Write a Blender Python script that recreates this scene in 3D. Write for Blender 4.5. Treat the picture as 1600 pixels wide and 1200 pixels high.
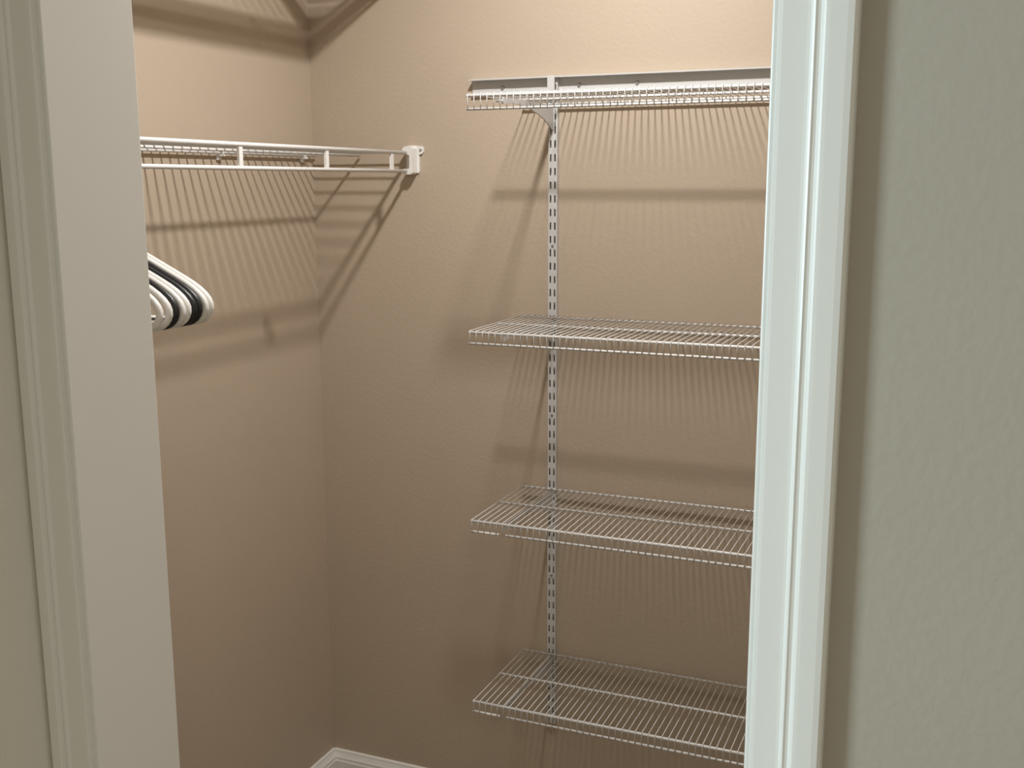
import bpy, bmesh, math, random
from mathutils import Matrix, Vector
random.seed(3)
for o in list(bpy.data.objects): bpy.data.objects.remove(o)
S = bpy.context.scene
C = S.collection

# ------------------------------------------------------------------ camera
cam_d = bpy.data.cameras.new('camera'); cam = bpy.data.objects.new('camera', cam_d); C.objects.link(cam)
cam_d.sensor_width = 36.0; cam_d.lens = 36.0*1703.7/1600.0; cam_d.clip_start = 0.02
fw = Vector((-0.38173159, 0.90632969, -0.18123875)); rt = Vector((0.92182229, 0.3875988, -0.00329062)); up = Vector((-0.06726554, 0.16832605, 0.98343362))
m = Matrix.Identity(4)
for i in range(3): m[i][0] = rt[i]; m[i][1] = up[i]; m[i][2] = -fw[i]
m.translation = Vector((1.5185, -2.3444, 1.6091))
cam.matrix_world = m
S.camera = cam

# ------------------------------------------------------------------ world, lights, exposure
w = bpy.data.worlds.new('world'); S.world = w; w.use_nodes = True
w.node_tree.nodes['Background'].inputs[0].default_value = (1.0, 0.935, 0.75, 1)
w.node_tree.nodes['Background'].inputs[1].default_value = 0.39
S.view_settings.view_transform = 'Standard'; S.view_settings.look = 'None'
S.view_settings.exposure = 0.0; S.view_settings.gamma = 1.0; S.view_settings.use_curve_mapping = False
CLOSET_LAMP = 18.3
ROOM_FILL = 11.0
LAMP_AT = (0.84, -0.70, 2.46)
def area(name, loc, target, sx, sy, power, col):
    d = bpy.data.lights.new(name, 'AREA'); d.shape = 'RECTANGLE'; d.size = sx; d.size_y = sy; d.energy = power; d.color = col
    o = bpy.data.objects.new(name, d); C.objects.link(o); o.location = loc
    o.rotation_euler = (Vector(target)-Vector(loc)).to_track_quat('-Z', 'Y').to_euler()
    return o
# daylight from the bedroom window, left behind the camera
area('window_daylight', (-1.7, -3.5, 1.7), (1.5, -1.5, 1.4), 0.7, 1.4, 96.0, (0.79, 1.0, 1.10))

# ------------------------------------------------------------------ materials
def mat(name, col, rough=0.5, bump=None, metal=0.0, var=0.0, emit=None, coat=0.0):
    mt = bpy.data.materials.new(name); mt.use_nodes = True
    nt = mt.node_tree; b = nt.nodes['Principled BSDF']
    b.inputs['Base Color'].default_value = (*col, 1); b.inputs['Roughness'].default_value = rough; b.inputs['Metallic'].default_value = metal
    tc = nt.nodes.new('ShaderNodeTexCoord')
    if var:
        n = nt.nodes.new('ShaderNodeTexNoise'); n.inputs['Scale'].default_value = 2.6; n.inputs['Detail'].default_value = 4
        r = nt.nodes.new('ShaderNodeValToRGB')
        r.color_ramp.elements[0].position = .3; r.color_ramp.elements[1].position = .7
        r.color_ramp.elements[0].color = (*[c*(1-var) for c in col], 1); r.color_ramp.elements[1].color = (*[c*(1+var) for c in col], 1)
        nt.links.new(tc.outputs['Object'], n.inputs['Vector']); nt.links.new(n.outputs['Fac'], r.inputs['Fac']); nt.links.new(r.outputs['Color'], b.inputs['Base Color'])
    if bump:
        sc, st, dist = bump
        n = nt.nodes.new('ShaderNodeTexNoise'); n.inputs['Scale'].default_value = sc; n.inputs['Detail'].default_value = 3; n.inputs['Roughness'].default_value = .45
        r = nt.nodes.new('ShaderNodeValToRGB'); r.color_ramp.elements[0].position = .38; r.color_ramp.elements[1].position = .66
        k = nt.nodes.new('ShaderNodeBump'); k.inputs['Strength'].default_value = st; k.inputs['Distance'].default_value = dist
        nt.links.new(tc.outputs['Object'], n.inputs['Vector']); nt.links.new(n.outputs['Fac'], r.inputs['Fac'])
        nt.links.new(r.outputs['Color'], k.inputs['Height']); nt.links.new(k.outputs['Normal'], b.inputs['Normal'])
    if emit:
        b.inputs['Emission Color'].default_value = (*emit[0], 1); b.inputs['Emission Strength'].default_value = emit[1]
    return mt
BEIGE = mat('beige_closet_paint', (0.50, 0.405, 0.305), 0.55, bump=(110, 0.16, 0.0010), var=0.02)
PAINT = mat('greige_wall_paint', (0.42, 0.380, 0.312), 0.55, bump=(110, 0.16, 0.0010), var=0.02)
CEIL = mat('ceiling_paint', (0.72, 0.70, 0.66), 0.8, bump=(60, 0.4, 0.002))
RETURN = mat('off_white_wall_paint', (0.74, 0.70, 0.62), 0.55, bump=(110, 0.16, 0.0010))
TRIM = mat('white_trim_paint', (0.80, 0.782, 0.735), 0.35, bump=(30, 0.06, 0.001))
WIRE = mat('white_vinyl_wire', (0.76, 0.745, 0.72), 0.35, var=0.015)
STEEL = mat('white_powder_coated_steel', (0.60, 0.59, 0.57), 0.40, var=0.015)
PLASTIC = mat('white_plastic', (0.82, 0.80, 0.76), 0.35, var=0.015)
BLACK = mat('black_plastic', (0.012, 0.012, 0.013), 0.42, var=0.05)
SCREW = mat('dull_screw_metal', (0.36, 0.35, 0.33), 0.4, metal=0.7)
CARPET = mat('beige_carpet', (0.36, 0.30, 0.23), 0.95, bump=(400, 0.8, 0.004), var=0.08)
GLOBE = mat('lit_globe_glass', (0.9, 0.9, 0.88), 0.3, emit=((1.0, 0.94, 0.87), 6.0))
BRASS = mat('satin_nickel', (0.6, 0.58, 0.55), 0.3, metal=1.0)

# ------------------------------------------------------------------ helpers
def obj_mesh(name, me, parent=None, loc=None):
    o = bpy.data.objects.new(name, me); C.objects.link(o)
    if parent: o.parent = parent
    if loc is not None: o.location = loc
    return o
def finish(bm, name, material, smooth=False):
    bmesh.ops.recalc_face_normals(bm, faces=bm.faces[:])
    me = bpy.data.meshes.new(name); bm.to_mesh(me); bm.free(); me.materials.append(material)
    if smooth:
        for p in me.polygons: p.use_smooth = True
    return me
def tag(o, label, cat, group=None, kind=None):
    o['label'] = label; o['category'] = cat
    if group: o['group'] = group
    if kind: o['kind'] = kind
    return o
def thing(name, loc, label, cat, group=None):
    o = bpy.data.objects.new(name, None); o.empty_display_size = .05; C.objects.link(o); o.location = loc
    return tag(o, label, cat, group)
def box(bm, x0, x1, y0, y1, z0, z1):
    v = [bm.verts.new((x, y, z)) for x in (x0, x1) for y in (y0, y1) for z in (z0, z1)]
    for f in ((0,1,3,2),(4,6,7,5),(0,4,5,1),(2,3,7,6),(0,2,6,4),(1,5,7,3)): bm.faces.new([v[i] for i in f])
def tube(bm, pts, r, n=8, cap=True):
    pts = [Vector(p) for p in pts]; rings = []
    t0 = (pts[1]-pts[0]).normalized()
    a = Vector((0, 0, 1)) if abs(t0.z) < .9 else Vector((1, 0, 0))
    nrm = t0.cross(a).normalized(); prev = t0
    for i, p in enumerate(pts):
        if i == 0: t = t0
        elif i == len(pts)-1: t = (pts[i]-pts[i-1]).normalized()
        else: t = ((pts[i]-pts[i-1]).normalized()+(pts[i+1]-pts[i]).normalized()).normalized()
        nrm = (prev.rotation_difference(t) @ nrm).normalized(); prev = t
        b = t.cross(nrm)
        rings.append([bm.verts.new(p+(nrm*math.cos(2*math.pi*k/n)+b*math.sin(2*math.pi*k/n))*r) for k in range(n)])
    for A, B in zip(rings, rings[1:]):
        for k in range(n): bm.faces.new((A[k], A[(k+1) % n], B[(k+1) % n], B[k]))
    if cap: bm.faces.new(rings[0][::-1]); bm.faces.new(rings[-1])
def tube_me(name, pts, r, material, n=8):
    bm = bmesh.new(); tube(bm, pts, r, n); return finish(bm, name, material, True)
def prism(bm, poly, origin, U, V, W, length):
    """polygon in (U,V), extruded along W"""
    o = Vector(origin); U = Vector(U); V = Vector(V); W = Vector(W)
    A = [bm.verts.new(o+U*a+V*b) for a, b in poly]; B = [bm.verts.new(o+U*a+V*b+W*length) for a, b in poly]
    n = len(poly)
    for i in range(n): bm.faces.new((A[i], A[(i+1) % n], B[(i+1) % n], B[i]))
    bm.faces.new(A[::-1]); bm.faces.new(B)
def box_obj(name, dims, material, parent=None, bevel=0.0):
    bm = bmesh.new(); box(bm, *dims)
    if bevel: bmesh.ops.bevel(bm, geom=bm.edges[:], offset=bevel, segments=2, affect='EDGES', profile=.5)
    return obj_mesh(name, finish(bm, name, material), parent)

# ------------------------------------------------------------------ room shell
CE = 2.478                   # ceiling height
YF, YC = -1.50, -1.375       # room face and closet face of the wall with the doorway
XR = 1.72                    # right closet wall
JL, JR = 0.6674, 1.3714      # jamb faces
HEAD = 2.04
SX = 0.610                   # side wall face in the room
tag(box_obj('wall_left', (-.12, 0, -1.50, .12, 0, CE), BEIGE), 'beige textured closet wall behind the hanging shelf', 'wall', kind='structure')
tag(box_obj('wall_back', (0, XR+.12, 0, .12, 0, CE), BEIGE), 'beige textured closet wall carrying the slotted standard', 'wall', kind='structure')
tag(box_obj('wall_right', (XR, XR+.12, YC, 0, 0, CE), BEIGE), 'beige closet wall at the far end of the shelves', 'wall', kind='structure')
bm = bmesh.new()
box(bm, 0, JL-.018, YF, YC, 0, CE); box(bm, JR+.018, 3.6, YF, YC, 0, CE); box(bm, JL-.018, JR+.018, YF, YC, HEAD+.018, CE)
tag(obj_mesh('wall_front', finish(bm, 'wall_front', PAINT)), 'grey-beige textured room wall beside the white door casing', 'wall', kind='structure')
tag(box_obj('wall_side', (SX-.12, SX, -1.92, YF, 0, CE), RETURN), 'short off-white wall return against the door casing', 'wall', kind='structure')
tag(box_obj('floor', (-4, 5, -6, .12, -.05, 0), CARPET), 'beige carpet floor of closet and room', 'floor', kind='structure')
tag(box_obj('ceiling', (-4, 5, -6, .12, CE, CE+.05), CEIL), 'off-white ceiling over closet and room', 'ceiling', kind='structure')

# baseboards: moulded profile (depth, height)
BP = [(0,0),(.0145,0),(.0145,.066),(.0125,.070),(.0125,.076),(.0095,.081),(.0065,.088),(.0055,.0935),(.003,.096),(0,.096)]
def baseboard(name, origin, U, W, length, label):
    bm = bmesh.new(); prism(bm, BP, origin, U, (0,0,1), W, length)
    tag(obj_mesh(name, finish(bm, name, TRIM)), label, 'baseboard', kind='structure')
baseboard('baseboard_left', (0, YC, 0), (1,0,0), (0,1,0), -YC, 'white moulded baseboard along the wall under the hangers')
baseboard('baseboard_back', (0, 0, 0), (0,-1,0), (1,0,0), XR, 'white moulded baseboard along the wall below the tiered shelves')
baseboard('baseboard_right', (XR, YC, 0), (-1,0,0), (0,1,0), -YC, 'white moulded baseboard at the far end of the closet')
baseboard('baseboard_front', (JR+.0665, YF, 0), (0,-1,0), (1,0,0), 2.1, 'white moulded baseboard beside the door casing')

# door jamb and casings
def trim_box(name, dims, label):
    tag(box_obj(name, dims, TRIM, bevel=.0015), label, 'door trim', kind='structure')
trim_box('trim_1', (JL-.018, JL, YF-.002, YC+.003, 0, HEAD), 'white painted door jamb beside the hangers')
trim_box('trim_2', (JR, JR+.018, YF-.002, YC+.003, 0, HEAD), 'white painted door jamb behind the wide casing')
trim_box('trim_3', (JL-.018, JR+.018, YF-.002, YC+.003, HEAD, HEAD+.018), 'white painted head jamb over the doorway')
# casing profile: (across from the opening, proud of the wall)
CP = [(0,0),(0,.0075),(.0012,.0090),(.0040,.0096),(.0215,.0108),(.0240,.0112),(.0258,.0132),(.0275,.0140),(.0292,.0130),(.0312,.0126),(.0335,.0150),(.0352,.0160),(.0380,.0162),(.0500,.0160),(.0545,.0152),(.0568,.0130),(.0577,.0100),(.0577,0)]
CPL = [(0,0),(0,.0075),(.0012,.0090),(.0040,.0096),(.0215,.0108),(.0240,.0112),(.0258,.0132),(.0275,.0140),(.0292,.0130),(.0312,.0126),(.0335,.0150),(.0352,.0160),(.0380,.0162),(.0470,.0160),(.0500,.0140),(.0512,.0110),(.0522,0)]
def casing(name, prof, origin, U, V, W, length, label):
    bm = bmesh.new(); prism(bm, prof, origin, U, V, W, length)
    tag(obj_mesh(name, finish(bm, name, TRIM)), label, 'door trim', kind='structure')
casing('trim_4', CP, (JR+.005, YF, 0), (1,0,0), (0,-1,0), (0,0,1), HEAD+.062, 'wide white moulded door casing against the grey wall')
casing('trim_5', CPL, (JL-.005, YF, 0), (-1,0,0), (0,-1,0), (0,0,1), HEAD+.062, 'white moulded door casing in shade beside the wall return')
casing('trim_6', CP, (JL-.005, YF, HEAD+.005), (0,0,1), (0,-1,0), (1,0,0), JR-JL+.010, 'white moulded casing across the top of the doorway')

# ------------------------------------------------------------------ closet ceiling lamp, added room fill lamp
def lathe(name, prof, material, parent, n=28):
    bm = bmesh.new(); rings = []
    for r, z in prof:
        rings.append([bm.verts.new((r*math.cos(2*math.pi*k/n), r*math.sin(2*math.pi*k/n), z)) for k in range(n)] if r > 1e-6 else [bm.verts.new((0, 0, z))])
    for A, B in zip(rings, rings[1:]):
        for k in range(n):
            a = A if len(A) == 1 else [A[k], A[(k+1) % n]]; b = B if len(B) == 1 else [B[(k+1) % n], B[k]]
            bm.faces.new(a+b)
    return obj_mesh(name, finish(bm, name, material, True), parent)
def ceiling_lamp(x, y, rad, power, col, label):
    lp = thing('ceiling_lamp', (x, y, CE), label, 'lamp')
    k = rad/.046
    lathe('trim_ring', [(rad,-.001),(rad+.016*k,-.001),(rad+.018*k,-.006),(rad+.014*k,-.012),(rad+.004*k,-.016),(rad,-.016),(rad,-.001)], PLASTIC, lp)
    lathe('lens', [(0,-.003),(rad-.0002,-.003),(rad-.0002,-.012),(0,-.012)], GLOBE, lp)
    d = bpy.data.lights.new('lamp_light', 'AREA'); d.shape = 'DISK'; d.size = rad*1.85; d.energy = power; d.color = col
    o = bpy.data.objects.new('lamp_light', d); C.objects.link(o); o.parent = lp; o.location = (0, 0, LAMP_AT[2]-CE)
ceiling_lamp(LAMP_AT[0], LAMP_AT[1], .046, CLOSET_LAMP, (1.0, .985, .975), 'small round flush disc ceiling lamp lighting the closet')
ceiling_lamp(2.2, -3.2, .13, ROOM_FILL, (1.0, .91, .76), 'unseen wide disc lamp added in the room to brighten the shaded casing')  # added fill, lifts the shaded casing and the wall return

# ------------------------------------------------------------------ wire shelves
def hang_shelf(z, xl, y0, y1, label, group, pitch=.0254, lip=.0423, pole=False):
    """ventilated hanging shelf on the left wall: runs along y, deck wires along x, two front rods"""
    t = thing('hanging_wire_shelf', (0, 0, z), label, 'wire shelf', group)
    L = y1-y0
    def rod(name, x, dz, r):
        obj_mesh(name, tube_me(name, [(x, y0, dz), (x, y1, dz)], r, WIRE, 10), t)
    rod('front_rod', xl, 0, .0046); rod('hanging_rod', xl, -lip, .0042)
    rod('middle_rod', xl*.5, -.0046, .0032); rod('back_rod', .011, -.0046, .0030)
    if pole: rod('shadow_pole', xl, -.0215, .0125)  # unseen guessed pole, added to close up the shadow between the rods
    wm = tube_me('deck_wire', [(.006, 0, 0), (xl, 0, 0)], .0020, WIRE, 6)
    n = int((L-.02)/pitch)
    for k in range(n): obj_mesh('deck_wire', wm, t, (0, y1-.016-k*pitch, 0))
    sb = bmesh.new(); box(sb, xl-.0026, xl+.0026, -.0055, .0055, -lip+.002, -.002)
    sm = finish(sb, 'rod_spacer', PLASTIC)
    for yy in (-.098, -.374, -.665, -.955, -1.245):
        if yy > y0: obj_mesh('rod_spacer', sm, t, (0, yy, 0))
    cb = bmesh.new()
    box(cb, .001, .006, -.006, .006, -.020, .004); box(cb, .006, .0165, -.006, .006, -.012, -.0076); box(cb, .006, .015, -.003, .003, -.0076, .0005)
    cm = finish(cb, 'wall_clip', PLASTIC)
    for yy in (-.0545, -.3745, -.695, -1.015): obj_mesh('wall_clip', cm, t, (0, yy, 0))
    return t
ZL = 1.680
XL = .2746
YE = YC+.012
sh_low = hang_shelf(ZL, XL, YE, -.008, 'long white wire shelf with double rod carrying the hangers', 'hanging shelves')
ZU = 2.131
sh_up = hang_shelf(ZU, XL, YE, -.008, 'white wire shelf above the hanger shelf', 'hanging shelves', pole=True)
bm = bmesh.new(); box(bm, .195, .2695, -.250, -.200, .0026, .0066)
obj_mesh('shadow_plate', finish(bm, 'shadow_plate', STEEL), sh_up)  # unseen guessed plate, added to cast the dark band at the corner

def end_bracket(z, label):
    t = thing('shelf_end_bracket', (XL+.004, 0, z), label, 'shelf bracket', 'wall brackets of the hanging shelves')
    # back plate
    bm = bmesh.new()
    prism(bm, [(-.014,-.047),(.016,-.047),(.018,-.043),(.018,.013),(.010,.017),(-.012,.017),(-.016,.012),(-.016,-.043)], (0,-.004,0), (1,0,0), (0,0,1), (0,1,0), .004)
    obj_mesh('back_plate', finish(bm, 'back_plate', PLASTIC), t)
    # cup hugging the two rods: an open channel towards the wall corner
    bm = bmesh.new()
    prism(bm, [(-.013,.010),(-.006,.015),(.008,.015),(.013,.010),(.013,-.046),(.008,-.050),(-.008,-.050),(-.012,-.044),(-.012,-.037),(.003,-.037),(.005,-.034),(.005,-.006),(.002,-.0045),(-.013,-.0045)], (0,-.030,0), (1,0,0), (0,0,1), (0,1,0), .026)
    obj_mesh('rod_cup', finish(bm, 'rod_cup', PLASTIC), t)
    bm = bmesh.new()
    prism(bm, [(.016,-.004),(.026,-.003),(.030,.002),(.030,.010),(.026,.015),(.016,.016)], (0,-.005,0), (1,0,0), (0,0,1), (0,1,0), .005)
    tb = obj_mesh('screw_tab', finish(bm, 'screw_tab', PLASTIC), t)
    bm = bmesh.new(); bmesh.ops.create_cone(bm, cap_ends=True, segments=12, radius1=.0032, radius2=.0026, depth=.0025, matrix=Matrix.Translation((.0225,-.006,.006)) @ Matrix.Rotation(math.pi/2, 4, 'X'))
    obj_mesh('screw', finish(bm, 'screw', SCREW), tb)
end_bracket(ZL, 'white plastic bracket holding the hanger shelf end on the wall')
end_bracket(ZU, 'white plastic bracket holding the upper shelf end on the wall')

XS_ = .6373; D = .305; XA = .567; XB = 1.66; PIT = .0142; LIP = .0272
def tier_shelf(z, label, lip=LIP, notch=False):
    t = thing('tiered_wire_shelf', (XA, 0, z), label, 'wire shelf', 'tiered wire shelves on the standard')
    L = XB-XA
    def rod(name, y, dz, r):
        obj_mesh(name, tube_me(name, [(-.003, y, dz), (L, y, dz)], r, WIRE, 10), t)
    rod('front_rod', -D-.0025, -.0043, .0032); 
    if notch:      # lip rod interrupted where the bracket nose sits
        bm = bmesh.new(); g = XS_-XA
        tube(bm, [(-.003, -D-.0032, -lip), (g-.008, -D-.0032, -lip)], .0026, 10); tube(bm, [(g+.008, -D-.0032, -lip), (L, -D-.0032, -lip)], .0026, 10)
        obj_mesh('lip_rod', finish(bm, 'lip_rod', WIRE, True), t)
    else: rod('lip_rod', -D-.0032, -lip, .0026)
    rod('middle_rod', -.158, -.0038, .0028); rod('back_rod', -.014, -.0038, .0026)
    # one bent deck wire: back to front, over the edge and down the lip
    pts = [(0, -.010, 0), (0, -D-.0035, 0)]
    for a in (30, 60, 90):
        q = math.radians(a); pts.append((0, -D-.0035-.0034*math.sin(q), -.0034+.0034*math.cos(q)))
    pts.append((0, -D-.0069, -lip-.003))
    wm = tube_me('deck_wire', pts, .00105, WIRE, 6)
    n = int(L/PIT)
    for k in range(n+1): obj_mesh('deck_wire', wm, t, (k*PIT+.001, 0, 0))
    return t
Z1, Z2, Z3, Z4 = 1.7845, 1.3085, .9010, .4855
tier_shelf(Z1, 'topmost tiered white wire shelf, just below the hang rail', .030)
tier_shelf(Z2, 'second tiered white wire shelf below the hang rail')
tier_shelf(Z3, 'third tiered white wire shelf below the hang rail', notch=True)
tier_shelf(Z4, 'lowest tiered white wire shelf, nearest the baseboard', notch=True)

# ------------------------------------------------------------------ hang rail and slotted standards
rail = thing('hang_rail', (.437, 0, 1.806), 'white horizontal hang rail across the wall above the tiered shelves', 'hang rail')
bm = bmesh.new()
prism(bm, [(0,0),(.010,0),(.010,.0035),(.003,.0035),(.003,.0315),(.023,.0315),(.023,.0345),(0,.0345)], (0,0,0), (0,-1,0), (0,0,1), (1,0,0), XR-.437-.02)
obj_mesh('rail_body', finish(bm, 'rail_body', STEEL), rail)
bm = bmesh.new(); bmesh.ops.create_cone(bm, cap_ends=True, segments=12, radius1=.0048, radius2=.0036, depth=.003, matrix=Matrix.Translation((0,-.0045,.015)) @ Matrix.Rotation(math.pi/2, 4, 'X'))
sm = finish(bm, 'screw', SCREW)
for x in (.075, .258, .39, .80, 1.14): obj_mesh('screw', sm, rail, (x, 0, 0))

XS = .6373
def standard(x, label):
    z0, z1 = .30, 1.837
    t = thing('slotted_standard', (x, 0, z0), label, 'shelf standard', 'slotted standards hanging from the rail')
    bm = bmesh.new(); H = z1-z0; W = .0105; dp = .0125
    box(bm, -W, -W+.0016, -dp, 0, 0, H); box(bm, W-.0016, W, -dp, 0, 0, H)
    # face: three strips with cross bars between the slots
    y0, y1 = -dp, -dp+.0016
    p = .0302; sl = .0165
    box(bm, -W+.0016, -W+.0034, y0, y1, 0, H); box(bm, W-.0034, W-.0016, y0, y1, 0, H); box(bm, -.0034, .0034, y0, y1, 0, H)
    z = H; k = 0
    while z > 0:
        zb = max(0, z-(p-sl))
        for a, b in ((-W+.0034, -.0034), (.0034, W-.0034)): box(bm, a, b, y0, y1, zb, z)
        z -= p; k += 1
    obj_mesh('channel', finish(bm, 'channel', STEEL), t)
    bm = bmesh.new(); bmesh.ops.create_cone(bm, cap_ends=True, segments=12, radius1=.0034, radius2=.0026, depth=.0016, matrix=Matrix.Translation((0,-dp-.0007,0)) @ Matrix.Rotation(math.pi/2, 4, 'X'))
    s2 = finish(bm, 'screw', SCREW)
    for j in (12, 25, 38): obj_mesh('screw', s2, t, (0, 0, H-j*p-(p-sl)/2))
    bm = bmesh.new(); box(bm, -.0085, .0085, -.0265, -.0235, H-.034, H+.003); box(bm, -.0085, .0085, -.0235, -dp, H-.034, H-.031); box(bm, -.0085, .0085, -.0235, 0, H+.0027, H+.0045)
    obj_mesh('rail_hook', finish(bm, 'rail_hook', STEEL), t)
    return t
standard(XS, 'long white slotted standard near the open ends of the tiered shelves')
standard(XS+.61, 'long white slotted standard behind the wide door casing')

def bracket(x, z, label):
    t = thing('shelf_bracket', (x, 0, z), label, 'shelf bracket', 'brackets under the tiered shelves')
    top = -.0068
    prof = [(.0125,top),(.288,top),(.2935,top),(.297,top-.004),(.297,-.020),(.290,-.0205),(.270,-.0175),(.21,-.0165),(.165,-.0195),(.110,-.0285),(.070,-.0385),(.040,-.050),(.022,-.058),(.0125,-.060)]
    bm = bmesh.new()
    prism(bm, prof, (-.0016, 0, 0), (0,-1,0), (0,0,1), (1,0,0), .0032)
    obj_mesh('arm', finish(bm, 'arm', STEEL), t)
    bm = bmesh.new()
    for s in (-1, 1):
        for zz in (-.052, -.024):
            box(bm, s*.0052-.0009 if s > 0 else -.0061, s*.0052+.0009, -.0125, -.003, zz, zz+.010)
    obj_mesh('hook', finish(bm, 'hook', STEEL), t)
    return t
nm = ('topmost', 'second', 'third', 'lowest')
for zz, a in zip((Z1, Z2, Z3, Z4), nm):
    bracket(XS, zz, 'white steel bracket arm under the %s tiered shelf near its open end' % a)
    bracket(XS+.61, zz, 'white steel bracket arm under the %s tiered shelf behind the casing' % a)

# ------------------------------------------------------------------ clothes hangers on the rod
def rounded(pts, rad, seg=6):
    out = []
    n = len(pts)
    for i in range(n):
        P = Vector(pts[i])
        if i in (0, n-1): out.append(P); continue
        a = (Vector(pts[i-1])-P); b = (Vector(pts[i+1])-P)
        r = rad[i]; A = P+a.normalized()*min(r, a.length*.48); B = P+b.normalized()*min(r, b.length*.48)
        for k in range(seg+1):
            s = k/seg; out.append(A*(1-s)**2+P*2*s*(1-s)+B*s*s)
    return out
def hanger_meshes(material, tag_):
    zr = 0.0     # origin: crown of the hook where it sits on the rod
    W = .210
    loop = [(-.010,0,-.097), (-W-.006,0,-.195), (-W+.004,0,-.234), (W-.004,0,-.234), (W+.006,0,-.195), (.010,0,-.097)]
    body = rounded(loop, [0, .055, .030, .030, .055, 0])
    bm = bmesh.new(); tube(bm, [(0,0,-.092)]+body+[(0,0,-.092)], .0052, 8)
    bd = finish(bm, 'hanger_body_'+tag_, material, True)
    hk = [(0,0,-.085), (0,0,-.045)]
    R = .020
    for k in range(13):
        a = math.radians(-60+k*(250/12)); hk.append((R*math.cos(a), 0, -.018+R*math.sin(a)))
    hk = [(0,0,-.097), (0,0,-.052), (.006,0,-.042)]+hk[2:]
    bm = bmesh.new(); tube(bm, hk, .0030, 7)
    ho = finish(bm, 'hanger_hook_'+tag_, material, True)
    return bd, ho
HM = {'white': hanger_meshes(PLASTIC, 'white'), 'black': hanger_meshes(BLACK, 'black')}
HL = [('white', -1.0400, 'white plastic clothes hanger at the inner end of the hanger row'),
      ('white', -1.0520, 'white plastic clothes hanger next to the innermost one, before the black pair'),
      ('black', -1.0660, 'black plastic clothes hanger between white ones, inner of the black pair'),
      ('black', -1.0775, 'black plastic clothes hanger between white ones, outer of the black pair'),
      ('white', -1.0910, 'white plastic clothes hanger right against the outer black of the pair'),
      ('white', -1.1030, 'white plastic clothes hanger between two black hangers, beside the single black one'),
      ('black', -1.1160, 'single black plastic clothes hanger with white hangers on both sides'),
      ('white', -1.1310, 'white plastic clothes hanger just outside the single black one'),
      ('white', -1.1500, 'white plastic clothes hanger at the doorway end of the hanger row')]
for col, y, lab in HL:
    h = thing('clothes_hanger', (XL, y, ZL-.0423+.0042+.0030-.002), lab, 'hanger', 'plastic hangers on the shelf rod')
    h.rotation_euler = (0, 0, math.radians(random.uniform(0.3, 0.5)))
    obj_mesh('hanger_body', HM[col][0], h); obj_mesh('hook', HM[col][1], h)
